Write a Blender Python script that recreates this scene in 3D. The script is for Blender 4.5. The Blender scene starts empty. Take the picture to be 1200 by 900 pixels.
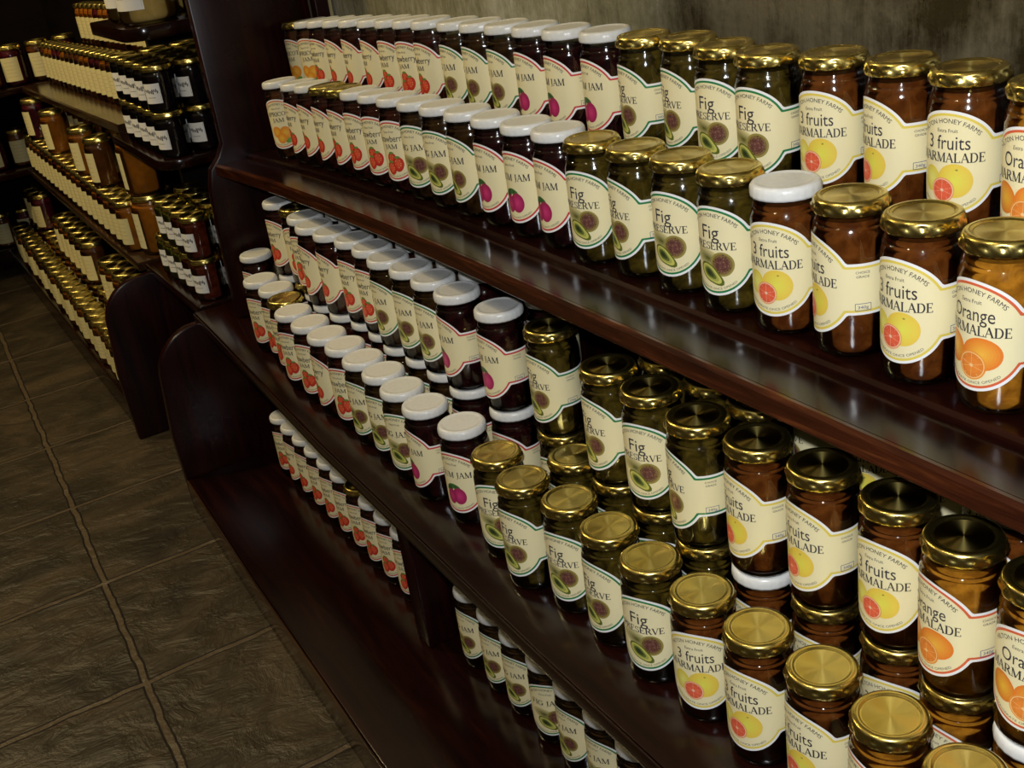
import bpy, bmesh, math, random
from mathutils import Vector, Matrix
random.seed(7)
PI = math.pi
scene = bpy.context.scene

# ---------------------------------------------------------------- camera
cam_data = bpy.data.cameras.new('camera'); cam = bpy.data.objects.new('camera', cam_data)
scene.collection.objects.link(cam); scene.camera = cam
cam_data.sensor_width = 36; cam_data.lens = 1377.9 / 1200 * 36; cam_data.clip_start = .02
CR = Vector((0.50575, 0.85195, -0.13563)); CU = Vector((-0.29745, 0.31979, 0.89959)); CF = Vector((-0.80978, 0.41462, -0.41515))
CAM = Vector((0.51705, -0.74382, 0.32201))
cam.matrix_world = Matrix(((CR.x, CU.x, -CF.x, CAM.x), (CR.y, CU.y, -CF.y, CAM.y), (CR.z, CU.z, -CF.z, CAM.z), (0, 0, 0, 1)))

# ---------------------------------------------------------------- world, lights, exposure
scene.view_settings.view_transform = 'Standard'; scene.view_settings.look = 'None'
scene.view_settings.gamma = 1; scene.view_settings.use_curve_mapping = False
scene.view_settings.exposure = 0.12
w = bpy.data.worlds.new('world'); scene.world = w; w.use_nodes = True
wn = w.node_tree; bg = wn.nodes['Background']; bg.inputs[1].default_value = 1
tc = wn.nodes.new('ShaderNodeTexCoord'); sp = wn.nodes.new('ShaderNodeSeparateXYZ'); cr = wn.nodes.new('ShaderNodeValToRGB')
mr = wn.nodes.new('ShaderNodeMapRange'); mr.inputs['From Min'].default_value = -1     # dim shop below, pale lit ceiling above
wn.links.new(tc.outputs['Generated'], sp.inputs[0]); wn.links.new(sp.outputs['Z'], mr.inputs[0]); wn.links.new(mr.outputs[0], cr.inputs[0]); wn.links.new(cr.outputs[0], bg.inputs[0])
cr.color_ramp.elements[0].position = .5; cr.color_ramp.elements[0].color = (.016, .011, .006, 1)
cr.color_ramp.elements[1].position = .9; cr.color_ramp.elements[1].color = (.17, .14, .08, 1)

def light(name, kind, loc, power, col, size=.1, target=None, spot=None):
    d = bpy.data.lights.new(name, kind); d.energy = power; d.color = col
    if kind == 'AREA': d.shape = 'DISK'; d.size = size
    else: d.shadow_soft_size = size
    o = bpy.data.objects.new(name, d); scene.collection.objects.link(o); o.location = loc
    if target is not None:
        o.rotation_euler = (Vector(target) - Vector(loc)).to_track_quat('-Z', 'Y').to_euler()
    if spot: d.spot_size = spot; d.spot_blend = .6
    return o
# the camera's flash, and the shop's warm ceiling lamps above the aisle
light('camera_flash', 'SPOT', CAM + CU * .055 + CR * -.02, 43, (.93, .96, 1), .012, target=CAM + CF, spot=1.5)
light('ceiling_lamp', 'AREA', (-.4, -1.3, 1.7), 8, (1, .80, .48), .30, target=(-.6, 0, -.3))
light('ceiling_lamp', 'AREA', (-2.6, -1.2, 1.7), 22, (1, .76, .38), .14, target=(-3.1, 0, -.5))
light('ceiling_lamp', 'AREA', (-3.6, -1.6, 1.7), 15, (1, .76, .38), .14, target=(-3.6, 0, -.5))

# ---------------------------------------------------------------- helpers
def link(o, parent=None):
    scene.collection.objects.link(o)
    if parent: o.parent = parent
    return o
def tag(o, label=None, cat=None, group=None, kind=None):
    if label: o['label'] = label
    if cat: o['category'] = cat
    if group: o['group'] = group
    if kind: o['kind'] = kind
    return o
def empty(name, loc=(0, 0, 0), rz=0):
    o = bpy.data.objects.new(name, None); o.location = loc; o.rotation_euler = (0, 0, rz); o.empty_display_size = .02
    return link(o)
def mesh_obj(name, bm, mat, parent=None, smooth=None, loc=None):
    me = bpy.data.meshes.new(name); bm.normal_update(); bm.to_mesh(me); bm.free()
    for m in (mat if isinstance(mat, (list, tuple)) else [mat]): me.materials.append(m)
    if smooth is not None:
        for p in me.polygons: p.use_smooth = True
        me.set_sharp_from_angle(angle=smooth)
    o = bpy.data.objects.new(name, me)
    if loc: o.location = loc
    return link(o, parent)
def box(bm, x0, x1, y0, y1, z0, z1, bevel=0, seg=2):
    vs = [bm.verts.new((x, y, z)) for z in (z0, z1) for y in (y0, y1) for x in (x0, x1)]
    fs = [bm.faces.new([vs[i] for i in q]) for q in ((0, 2, 3, 1), (4, 5, 7, 6), (0, 1, 5, 4), (2, 6, 7, 3), (0, 4, 6, 2), (1, 3, 7, 5))]
    if bevel:
        es = list({e for f in fs for e in f.edges})
        bmesh.ops.bevel(bm, geom=es, offset=bevel, segments=seg, affect='EDGES', profile=.5)
    return fs
def lathe(prof, n=36, fr=None, close=False):
    """surface of revolution; fr(i, ang) -> (dr, dz)"""
    bm = bmesh.new(); rings = []
    for i, (r, z) in enumerate(prof):
        if r < 1e-6: rings.append([bm.verts.new((0, 0, z))]); continue
        ring = []
        for k in range(n):
            a = 2 * PI * k / n; dr, dz = fr(i, a) if fr else (0, 0)
            ring.append(bm.verts.new(((r + dr) * math.cos(a), (r + dr) * math.sin(a), z + dz)))
        rings.append(ring)
    for a, b in zip(rings, rings[1:]):
        for k in range(n):
            k2 = (k + 1) % n
            if len(a) == 1 and len(b) == 1: continue
            if len(a) == 1: bm.faces.new((a[0], b[k2], b[k]))
            elif len(b) == 1: bm.faces.new((a[k], a[k2], b[0]))
            else: bm.faces.new((a[k], a[k2], b[k2], b[k]))
    bmesh.ops.recalc_face_normals(bm, faces=bm.faces)
    return bm
def prism_yz(bm, pts, x0, x1, bevel=0):
    """profile in the (y, z) plane, extruded along x"""
    a = [bm.verts.new((x0, y, z)) for y, z in pts]; b = [bm.verts.new((x1, y, z)) for y, z in pts]
    bm.faces.new(a); bm.faces.new(b[::-1]); n = len(pts)
    for i in range(n): bm.faces.new((a[i], b[i], b[(i + 1) % n], a[(i + 1) % n]))
    bmesh.ops.recalc_face_normals(bm, faces=bm.faces)
    if bevel:
        es = [e for e in bm.edges if len(e.link_faces) == 2 and e.calc_face_angle(0) > .9]
        bmesh.ops.bevel(bm, geom=es, offset=bevel, segments=2, affect='EDGES', profile=.5)
def board(bm, pts, z0, z1, bevel=0):
    """outline in the (x, y) plane, extruded along z"""
    a = [bm.verts.new((x, y, z0)) for x, y in pts]; b = [bm.verts.new((x, y, z1)) for x, y in pts]
    bm.faces.new(a[::-1]); bm.faces.new(b); n = len(pts)
    for i in range(n): bm.faces.new((a[i], a[(i + 1) % n], b[(i + 1) % n], b[i]))
    bmesh.ops.recalc_face_normals(bm, faces=bm.faces)
    if bevel:
        es = [e for e in bm.edges if e.calc_face_angle(0) > .5 and abs((e.verts[0].co - e.verts[1].co).z) < 1e-4]
        bmesh.ops.bevel(bm, geom=es, offset=bevel, segments=2, affect='EDGES', profile=.5)

# ---------------------------------------------------------------- materials
def mat(name):
    m = bpy.data.materials.new(name); m.use_nodes = True
    nt = m.node_tree; return m, nt, nt.nodes['Principled BSDF']
def node(nt, typ, **kw):
    n = nt.nodes.new(typ)
    for k, v in kw.items():
        if k.startswith('_'): setattr(n, k[1:], v)
        else: n.inputs[k.replace('__', ' ')].default_value = v
    return n
def ramp(nt, fac, stops):
    r = nt.nodes.new('ShaderNodeValToRGB'); e = r.color_ramp.elements
    while len(e) < len(stops): e.new(.5)
    for el, (p, c) in zip(e, stops): el.position = p; el.color = (*c, 1)
    nt.links.new(fac, r.inputs[0]); return r
def coords(nt, scale=(1, 1, 1), kind='Object', rot=(0, 0, 0)):
    t = nt.nodes.new('ShaderNodeTexCoord'); m = nt.nodes.new('ShaderNodeMapping')
    m.inputs['Scale'].default_value = scale; m.inputs['Rotation'].default_value = rot
    nt.links.new(t.outputs[kind], m.inputs[0]); return m.outputs[0]
def noise(nt, vec, scale, detail=4, rough=.5, dist=0):
    n = node(nt, 'ShaderNodeTexNoise', Scale=scale, Detail=detail, Roughness=rough, Distortion=dist)
    nt.links.new(vec, n.inputs['Vector']); return n.outputs['Fac']
def bump(nt, h, strength, dist, target):
    b = node(nt, 'ShaderNodeBump', Strength=strength, Distance=dist)
    nt.links.new(h, b.inputs['Height']); nt.links.new(b.outputs[0], target.inputs['Normal']); return b

def wood(name, dark, mid, light_, scale=(1.2, 14, 14), rough=(.12, .24), spec=.42):
    m, nt, p = mat(name); v = coords(nt, scale)
    n1 = noise(nt, v, 3.0, 6, .6, .8); r = ramp(nt, n1, [(.3, dark), (.55, mid), (.8, light_)])
    nt.links.new(r.outputs[0], p.inputs['Base Color'])
    v2 = coords(nt, (1, 1, 1)); n2 = noise(nt, v2, 9, 5, .6)
    mr = node(nt, 'ShaderNodeMapRange'); mr.inputs['To Min'].default_value = rough[0]; mr.inputs['To Max'].default_value = rough[1]
    nt.links.new(n2, mr.inputs[0]); nt.links.new(mr.outputs[0], p.inputs['Roughness'])
    p.inputs['Specular IOR Level'].default_value = spec
    bump(nt, n1, .05, .0015, p)
    return m
WOOD = wood('dark mahogany', (.004, .0009, .0006), (.011, .0022, .0013), (.026, .0055, .003))
WOOD_EDGE = wood('worn mahogany edge', (.012, .003, .002), (.045, .011, .004), (.16, .045, .013), (2, 30, 30))
WOOD_RED = wood('red mahogany panel', (.005, .0008, .0007), (.014, .0019, .0015), (.030, .0045, .0026), (14, 14, 1.2), (.22, .34), .22)
WOOD_FAR = wood('brown stained wood', (.012, .006, .003), (.04, .018, .007), (.09, .04, .015))

def jam(name, a, b, rough=.12, s=70, coat=.6):
    m, nt, p = mat(name); v = coords(nt); n = noise(nt, v, s, 3, .55, .6)
    r = ramp(nt, n, [(.36, a), (.66, b)]); nt.links.new(r.outputs[0], p.inputs['Base Color'])
    p.inputs['Roughness'].default_value = rough; p.inputs['Specular IOR Level'].default_value = .35
    p.inputs['Subsurface Weight'].default_value = .0
    bump(nt, n, .25, .002, p); return m
JAM = dict(
    T=jam('three fruits marmalade', (.07, .017, .003), (.155, .046, .008)),
    O=jam('orange marmalade', (.20, .072, .006), (.45, .19, .016)),
    F=jam('green fig preserve', (.022, .014, .002), (.10, .066, .009), s=55),
    P=jam('plum jam', (.006, .0015, .002), (.03, .004, .005)),
    G=jam('fig jam', (.014, .005, .0015), (.055, .024, .005)),
    S=jam('strawberry jam', (.012, .0022, .0015), (.06, .009, .005)),
    A=jam('apricot jam', (.03, .008, .002), (.10, .03, .005)),
    honey=jam('amber honey', (.32, .10, .006), (.50, .18, .012), s=25),
    darkhoney=jam('dark honey', (.09, .026, .004), (.20, .06, .008), s=25),
    berry=jam('berry jam', (.07, .004, .012), (.16, .012, .03), s=40),
    black=jam('black jam', (.004, .003, .004), (.012, .006, .006)),
    olive=jam('green olives', (.10, .10, .01), (.22, .20, .03), s=60),
    red=jam('red relish', (.07, .008, .004), (.16, .03, .01), s=60),
    cream=jam('creamed honey', (.50, .33, .09), (.62, .43, .14), s=20))

def glass_mat():
    m = bpy.data.materials.new('jar glass'); m.use_nodes = True; nt = m.node_tree; nt.nodes.clear()
    out = nt.nodes.new('ShaderNodeOutputMaterial'); mix = nt.nodes.new('ShaderNodeMixShader')
    tr = node(nt, 'ShaderNodeBsdfTransparent', Color=(.95, .96, .93, 1)); gl = node(nt, 'ShaderNodeBsdfGlossy', Color=(1, 1, 1, 1), Roughness=.045)
    fr = node(nt, 'ShaderNodeFresnel', IOR=1.5)
    nt.links.new(fr.outputs[0], mix.inputs[0]); nt.links.new(tr.outputs[0], mix.inputs[1]); nt.links.new(gl.outputs[0], mix.inputs[2])
    nt.links.new(mix.outputs[0], out.inputs[0]); return m
GLASS = glass_mat()

def gold_mat(name, rough, aniso):
    m, nt, p = mat(name)
    p.inputs['Base Color'].default_value = (.72, .57, .17, 1); p.inputs['Metallic'].default_value = 1
    p.inputs['Roughness'].default_value = rough; p.inputs['Anisotropic'].default_value = aniso; p.inputs['Anisotropic Rotation'].default_value = .25
    t = node(nt, 'ShaderNodeTangent', _direction_type='RADIAL', _axis='Z'); nt.links.new(t.outputs[0], p.inputs['Tangent'])
    return m
GOLD_TOP = gold_mat('gold lacquered tin, spun top', .30, .9); GOLD = gold_mat('gold lacquered tin', .27, 0)
def plain(name, col, rough=.35, metal=0, spec=.5):
    m, nt, p = mat(name); v = coords(nt); n = noise(nt, v, 160, 3, .6)
    r = ramp(nt, n, [(.3, tuple(c * .9 for c in col)), (.7, col)]); nt.links.new(r.outputs[0], p.inputs['Base Color'])
    p.inputs['Roughness'].default_value = rough; p.inputs['Metallic'].default_value = metal; p.inputs['Specular IOR Level'].default_value = spec
    return m
WHITE = plain('white lid enamel', (.78, .79, .77), .30)
def print_mat():
    m, nt, p = mat('printed paper label'); a = node(nt, 'ShaderNodeAttribute', _attribute_name='ink')
    v = coords(nt); n = noise(nt, v, 60, 3, .6); mr = node(nt, 'ShaderNodeMapRange'); mr.inputs['To Min'].default_value = .94; mr.inputs['To Max'].default_value = 1.0
    nt.links.new(n, mr.inputs[0]); mx = nt.nodes.new('ShaderNodeVectorMath'); mx.operation = 'SCALE'
    nt.links.new(a.outputs['Color'], mx.inputs[0]); nt.links.new(mr.outputs[0], mx.inputs['Scale'])
    nt.links.new(mx.outputs[0], p.inputs['Base Color']); p.inputs['Roughness'].default_value = .38; p.inputs['Specular IOR Level'].default_value = .4
    return m
PAPER = print_mat()
ROWS = {
 'F': [
  (-0.063,-0.0012,0,'O','g',-0.04), (-0.144,-0.0016,0,'T','g',0.07), (-0.2281,0.0005,0,'T','g',-0.54),
  (-0.3094,-0.0015,0,'T','w',0.32), (-0.3919,-0,0,'F','g',0.18), (-0.475,0.0032,0,'F','g',0.22),
  (-0.5542,0.0017,0,'F','g',-0.16), (-0.6332,-0.0043,0,'F','g',0.27), (-0.717,0.0023,0,'P','w',0.01),
  (-0.789,0,-0,'P','w',0.13), (-0.8672,0,-0.0004,'P','w',0.06), (-0.9457,0,-0.0012,'G','w',-0.02),
  (-1.0227,0,-0.0024,'G','w',0.27), (-1.098,0,-0.0039,'G','w',0.36), (-1.1722,0,-0.0057,'S','w',0.45),
  (-1.2453,0,-0.0078,'S','w',0.4), (-1.3179,0,-0.0103,'S','w',0.17), (-1.3895,0,-0.0131,'S','g',-0.05),
  (-1.4632,0,-0.0163,'S','g',-0.11), (-1.5349,0,-0.0197,'S','w',-0.1), (-1.6065,0,-0.0235,'S','w',-0.09),
  (-1.7103,0,-0.0295,'A','w',0.72),
 ],
 'B': [
  (-0.1006,0.095,0.0928,'O','g',0.05), (-0.1938,0.1103,0.0928,'T','g',0.2), (-0.2765,0.1169,0.0928,'T','g',-0.31),
  (-0.3616,0.1144,0.0928,'T','g',0.21), (-0.4389,0.0968,0.0928,'F','g',0.12), (-0.5197,0.1074,0.0928,'F','g',0.15),
  (-0.6031,0.1237,0.0928,'F','g',-0.21), (-0.6774,0.1142,0.0928,'F','g',-0.25), (-0.766,0.1189,0.0928,'P','w',-0.14),
  (-0.845,0.1122,0.0925,'P','w',-0.11), (-0.925,0.113,0.0918,'P','w',-0.09), (-1.0023,0.113,0.0908,'G','w',-0.06),
  (-1.0791,0.113,0.0893,'G','w',-0.04), (-1.1521,0.113,0.0876,'G','w',-0.02), (-1.2438,0.113,0.085,'S','w',-0),
  (-1.3154,0.113,0.0826,'S','w',0.29), (-1.387,0.113,0.0798,'S','w',0.13), (-1.4619,0.113,0.0766,'S','w',-0.16),
  (-1.5492,0.113,0.0724,'S','w',-0.15), (-1.6297,0.113,0.068,'S','w',-0.13), (-1.7109,0.113,0.0633,'S','w',0.09),
  (-1.7824,0.113,0.0587,'A','w',0.51), (-1.854,0.113,0.0538,'A','g',0.21),
 ],
 'M': [
  (0.0369,-0.1501,-0.3865,'O','g',-0.17), (-0.0444,-0.1472,-0.3865,'O','g',-0.36), (-0.1266,-0.1452,-0.3865,'T','g',-0.11),
  (-0.2078,-0.1503,-0.3865,'T','g',0.18), (-0.2901,-0.1519,-0.3865,'T','g',0.58), (-0.3735,-0.1553,-0.3865,'F','g',0.4),
  (-0.4548,-0.1525,-0.3865,'F','g',0.1), (-0.5387,-0.1517,-0.3865,'F','g',0.35), (-0.6206,-0.1677,-0.3865,'F','g',0.17),
  (-0.703,-0.1571,-0.3865,'F','g',0.66), (-0.813,-0.1495,-0.3865,'P','w',0.38), (-0.9094,-0.1584,-0.3865,'P','w',-0.07),
  (-0.9893,-0.157,-0.3865,'G','w',0.49), (-1.0669,-0.1521,-0.3865,'G','w',0.29), (-1.1423,-0.1534,-0.3865,'G','w',0.21),
  (-1.2195,-0.152,-0.3865,'S','w',0.47), (-1.291,-0.1554,-0.3865,'S','w',-0.07), (-1.3681,-0.1557,-0.3865,'S','w',0.42),
  (-1.4488,-0.1567,-0.3865,'S','w',0.43), (-1.5269,-0.143,-0.3865,'S','g',0.27), (-1.6028,-0.1337,-0.3865,'S','w',0.27),
  (-1.6823,-0.1375,-0.3865,'S','w',0.37),
 ],
 'S': [
  (0.0399,-0.0693,-0.2385,'O','g',0.2), (-0.0393,-0.0681,-0.2385,'O','g',-0.24), (-0.1169,-0.0596,-0.2385,'T','g',0.1),
  (-0.2027,-0.0661,-0.2385,'T','g',-0.11), (-0.2844,-0.0735,-0.2385,'T','g',-0.25), (-0.3654,-0.0848,-0.2385,'F','g',-0.4),
  (-0.4564,-0.0773,-0.2385,'F','g',0.32), (-0.5398,-0.0763,-0.2385,'F','g',-0.11), (-0.6969,-0.0575,-0.2385,'F','g',0.04),
  (-0.8088,-0.0686,-0.2385,'P','w',-0.02), (-0.9162,-0.0757,-0.2385,'P','w',-0.19), (-0.9964,-0.073,-0.2385,'G','w',0.14),
  (-1.0708,-0.0736,-0.2385,'G','w',0.15), (-1.1451,-0.0779,-0.2385,'G','w',0.07), (-1.2207,-0.0712,-0.2385,'S','w',0.27),
  (-1.2923,-0.0723,-0.2385,'S','w',0.2), (-1.3631,-0.0831,-0.2385,'S','w',-0.1), (-1.4345,-0.0888,-0.2385,'S','w',-0.08),
  (-1.5053,-0.0778,-0.2385,'S','w',0.4), (-1.5761,-0.067,-0.2385,'S','g',0.67), (-1.6569,-0.0713,-0.2385,'S','w',0.15),
 ],
 'S3': [
  (-0.0431,0.0097,-0.2385,'T','w',-0.38), (-0.3488,-0.0152,-0.2385,'F','g',-0.14), (-0.4253,-0.0128,-0.2385,'F','g',-0.1),
  (-0.5118,-0.0103,-0.2385,'F','g',-0.06), (-0.7955,0.0039,-0.2385,'P','w',0.04), (-0.9645,-0.0089,-0.2385,'P','w',0.1),
  (-1.0405,-0.0074,-0.2385,'G','w',0.11), (-1.112,-0.0086,-0.2385,'G','w',0.13), (-1.1836,-0.0087,-0.2385,'S','w',0.15),
  (-1.2552,-0.0082,-0.2385,'S','w',0.16), (-1.3267,-0.0076,-0.2385,'S','w',0.18), (-1.3972,-0.0201,-0.2385,'S','w',0.2),
  (-1.4687,-0.0162,-0.2385,'S','w',0.2), (-1.5395,-0.0054,-0.2385,'S','w',0.21), (-1.6194,-0.0099,-0.2385,'S','w',0.22),
 ],
 'S4': [
  (-0.115,0.075,-0.2385,'T','g',0.25), (-0.195,0.075,-0.2385,'T','g',0.07), (-0.275,0.075,-0.2385,'T','g',0.25),
  (-0.355,0.075,-0.2385,'F','g',-0.44), (-0.6,0.075,-0.2385,'P','w',1.09),
 ],
 'SL': [
  (0.0399,-0.0693,-0.3865,'O','w',0.4), (-0.0393,-0.0681,-0.3865,'O','g',-0.04), (-0.1169,-0.0596,-0.3865,'T','g',0.3),
  (-0.2027,-0.0661,-0.3865,'T','g',0.09), (-0.2844,-0.0735,-0.3865,'T','w',-0.05), (-0.3654,-0.0842,-0.3865,'F','g',-0.2),
  (-0.4564,-0.0773,-0.3865,'F','g',0.52), (-0.5398,-0.0763,-0.3865,'F','g',0.09), (-0.6237,-0.0884,-0.3865,'F','g',0.03),
  (-0.6969,-0.0575,-0.3865,'F','g',0.24), (-0.8088,-0.0686,-0.3865,'P','w',0.18), (-0.9162,-0.0757,-0.3865,'P','w',0.01),
  (-0.9964,-0.073,-0.3865,'G','w',0.34), (-1.0708,-0.0736,-0.3865,'G','w',0.35), (-1.1451,-0.0779,-0.3865,'G','w',0.27),
  (-1.2204,-0.0712,-0.3865,'S','w',0.47), (-1.292,-0.0722,-0.3865,'S','w',0.4), (-1.3628,-0.0832,-0.3865,'S','w',0.1),
  (-1.4343,-0.0865,-0.3865,'S','w',0.12), (-1.5052,-0.0747,-0.3865,'S','w',0.6), (-1.5764,-0.067,-0.3865,'S','g',0.87),
  (-1.6567,-0.0706,-0.3865,'S','w',0.35), (-1.854,-0.0156,-0.3865,'S','w',0.27), (-1.854,-0.0873,-0.3865,'S','w',0.28),
 ],
 'L': [
  (-0.5224,-0.102,-0.772,'G','w',0.37), (-0.6005,-0.102,-0.772,'G','w',0.2), (-0.6779,-0.102,-0.772,'G','w',0.15),
  (-0.7542,-0.102,-0.772,'G','w',0.69), (-0.8347,-0.102,-0.772,'G','w',0.28), (-0.9063,-0.102,-0.772,'G','w',0.22),
  (-0.9867,-0.102,-0.772,'G','w',0.15), (-1.2339,-0.102,-0.772,'S','w',0.51), (-1.3065,-0.102,-0.772,'S','w',0.39),
  (-1.3781,-0.102,-0.772,'S','w',0.32), (-1.4497,-0.102,-0.772,'S','g',0.41), (-1.5212,-0.102,-0.772,'S','w',0.25),
  (-1.5928,-0.102,-0.772,'S','w',0.26), (-1.6644,-0.102,-0.772,'S','w',0.27), (-1.736,-0.102,-0.772,'S','w',0.17),
  (-1.8076,-0.102,-0.772,'S','w',0.05), (-1.8792,-0.102,-0.772,'S','w',0.46),
 ],
 'S3L': [
  (-0.0431,0.0097,-0.3865,'T','w',-0.18), (-0.3487,-0.0146,-0.3865,'F','g',0.06), (-0.4253,-0.0128,-0.3865,'F','g',0.1),
  (-0.5118,-0.0103,-0.3865,'F','g',0.14), (-0.7955,0.0039,-0.3865,'P','w',0.24), (-0.9645,-0.0089,-0.3865,'P','w',0.3),
  (-1.0403,-0.0074,-0.3865,'G','w',0.31), (-1.1118,-0.0086,-0.3865,'G','w',0.33), (-1.1834,-0.0087,-0.3865,'S','w',0.35),
  (-1.255,-0.0082,-0.3865,'S','w',0.36), (-1.3266,-0.0074,-0.3865,'S','w',0.38), (-1.397,-0.0203,-0.3865,'S','w',0.4),
  (-1.4683,-0.0134,-0.3865,'S','w',0.4), (-1.5395,-0.0054,-0.3865,'S','w',0.41), (-1.6192,-0.0096,-0.3865,'S','w',0.42),
 ],
 'S4L': [
  (-0.115,0.075,-0.3865,'T','g',0.45), (-0.195,0.075,-0.3865,'T','g',0.27), (-0.275,0.075,-0.3865,'T','g',0.45),
  (-0.355,0.075,-0.3865,'F','g',-0.24), (-0.6,0.075,-0.3865,'P','w',1.29),
 ],
}
# ---------------------------------------------------------------- room
def floor_mat():
    m, nt, p = mat('slate tiles')
    t = nt.nodes.new('ShaderNodeTexCoord'); mp = nt.nodes.new('ShaderNodeMapping'); nt.links.new(t.outputs['Object'], mp.inputs[0])
    mp.inputs['Location'].default_value = (1.855 + .412 * 20, .647 + .412 * 20, 0)
    sx = nt.nodes.new('ShaderNodeSeparateXYZ'); nt.links.new(mp.outputs[0], sx.inputs[0])      # joints run slightly askew to the shelving
    sk = node(nt, 'ShaderNodeMath', _operation='MULTIPLY_ADD'); nt.links.new(sx.outputs['X'], sk.inputs[0]); sk.inputs[1].default_value = .037; nt.links.new(sx.outputs['Y'], sk.inputs[2])
    sf = node(nt, 'ShaderNodeMath', _operation='SUBTRACT'); nt.links.new(sk.outputs[0], sf.inputs[0]); sf.inputs[1].default_value = .037 * (1.855 + .412 * 20)
    cx_ = nt.nodes.new('ShaderNodeCombineXYZ'); nt.links.new(sx.outputs['X'], cx_.inputs[0]); nt.links.new(sf.outputs[0], cx_.inputs[1])
    v0 = cx_.outputs[0]
    # edges wander a little like cleft stone
    nn = node(nt, 'ShaderNodeTexNoise', Scale=14.0, Detail=3.0); nt.links.new(v0, nn.inputs['Vector'])
    sub = nt.nodes.new('ShaderNodeVectorMath'); sub.operation = 'SUBTRACT'; nt.links.new(nn.outputs['Color'], sub.inputs[0]); sub.inputs[1].default_value = (.5, .5, .5)
    sc = nt.nodes.new('ShaderNodeVectorMath'); sc.operation = 'SCALE'; nt.links.new(sub.outputs[0], sc.inputs[0]); sc.inputs['Scale'].default_value = .014
    ad = nt.nodes.new('ShaderNodeVectorMath'); ad.operation = 'ADD'; nt.links.new(v0, ad.inputs[0]); nt.links.new(sc.outputs[0], ad.inputs[1])
    br = nt.nodes.new('ShaderNodeTexBrick'); br.offset = 0; br.offset_frequency = 1
    for k, v in dict(Scale=1.0).items(): br.inputs[k].default_value = v
    br.inputs['Mortar Size'].default_value = .0095; br.inputs['Mortar Smooth'].default_value = .45
    br.inputs['Brick Width'].default_value = .412; br.inputs['Row Height'].default_value = .412
    br.inputs['Color1'].default_value = (0, 0, 0, 1); br.inputs['Color2'].default_value = (1, 1, 1, 1); br.inputs['Mortar'].default_value = (.5, .5, .5, 1)
    br.inputs['Bias'].default_value = 0
    nt.links.new(ad.outputs[0], br.inputs['Vector'])
    # each tile its own cleft pattern
    cs = nt.nodes.new('ShaderNodeVectorMath'); cs.operation = 'SCALE'; nt.links.new(br.outputs['Color'], cs.inputs[0]); cs.inputs['Scale'].default_value = 7.0
    av = nt.nodes.new('ShaderNodeVectorMath'); av.operation = 'ADD'; nt.links.new(v0, av.inputs[0]); nt.links.new(cs.outputs[0], av.inputs[1])
    st = nt.nodes.new('ShaderNodeMapping'); st.inputs['Scale'].default_value = (1.0, .7, 1); nt.links.new(av.outputs[0], st.inputs[0])
    n1 = noise(nt, st.outputs[0], 4.6, 5, .56, 1.9); n2 = noise(nt, st.outputs[0], 16, 5, .6, .6)
    stone = ramp(nt, n1, [(.28, (.016, .011, .006)), (.5, (.038, .027, .014)), (.72, (.076, .053, .028))])
    mix = nt.nodes.new('ShaderNodeMix'); mix.data_type = 'RGBA'
    nt.links.new(br.outputs['Fac'], mix.inputs['Factor']); nt.links.new(stone.outputs[0], mix.inputs[6]); mix.inputs[7].default_value = (.088, .062, .034, 1)
    nt.links.new(mix.outputs[2], p.inputs['Base Color'])
    p.inputs['Roughness'].default_value = .48
    # height: contour-like cleft layers, fine grain, sunk joints
    w1 = nt.nodes.new('ShaderNodeMath'); w1.operation = 'MULTIPLY'; nt.links.new(n1, w1.inputs[0]); w1.inputs[1].default_value = 9
    fl = nt.nodes.new('ShaderNodeMath'); fl.operation = 'FLOOR'; nt.links.new(w1.outputs[0], fl.inputs[0])
    f2 = nt.nodes.new('ShaderNodeMath'); f2.operation = 'MULTIPLY_ADD'; nt.links.new(n2, f2.inputs[0]); f2.inputs[1].default_value = 1.1; nt.links.new(fl.outputs[0], f2.inputs[2])
    f3 = nt.nodes.new('ShaderNodeMath'); f3.operation = 'MULTIPLY_ADD'; nt.links.new(br.outputs['Fac'], f3.inputs[0]); f3.inputs[1].default_value = -.5; nt.links.new(f2.outputs[0], f3.inputs[2])
    bump(nt, f3.outputs[0], .95, .012, p)
    return m
FZ = -1.0
bm = bmesh.new(); box(bm, -6.5, 2.2, -3.2, .45, -.06, 0)
fl = mesh_obj('floor', bm, floor_mat(), loc=(0, 0, FZ)); fl['kind'] = 'structure'
for v in fl.data.vertices: pass

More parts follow.
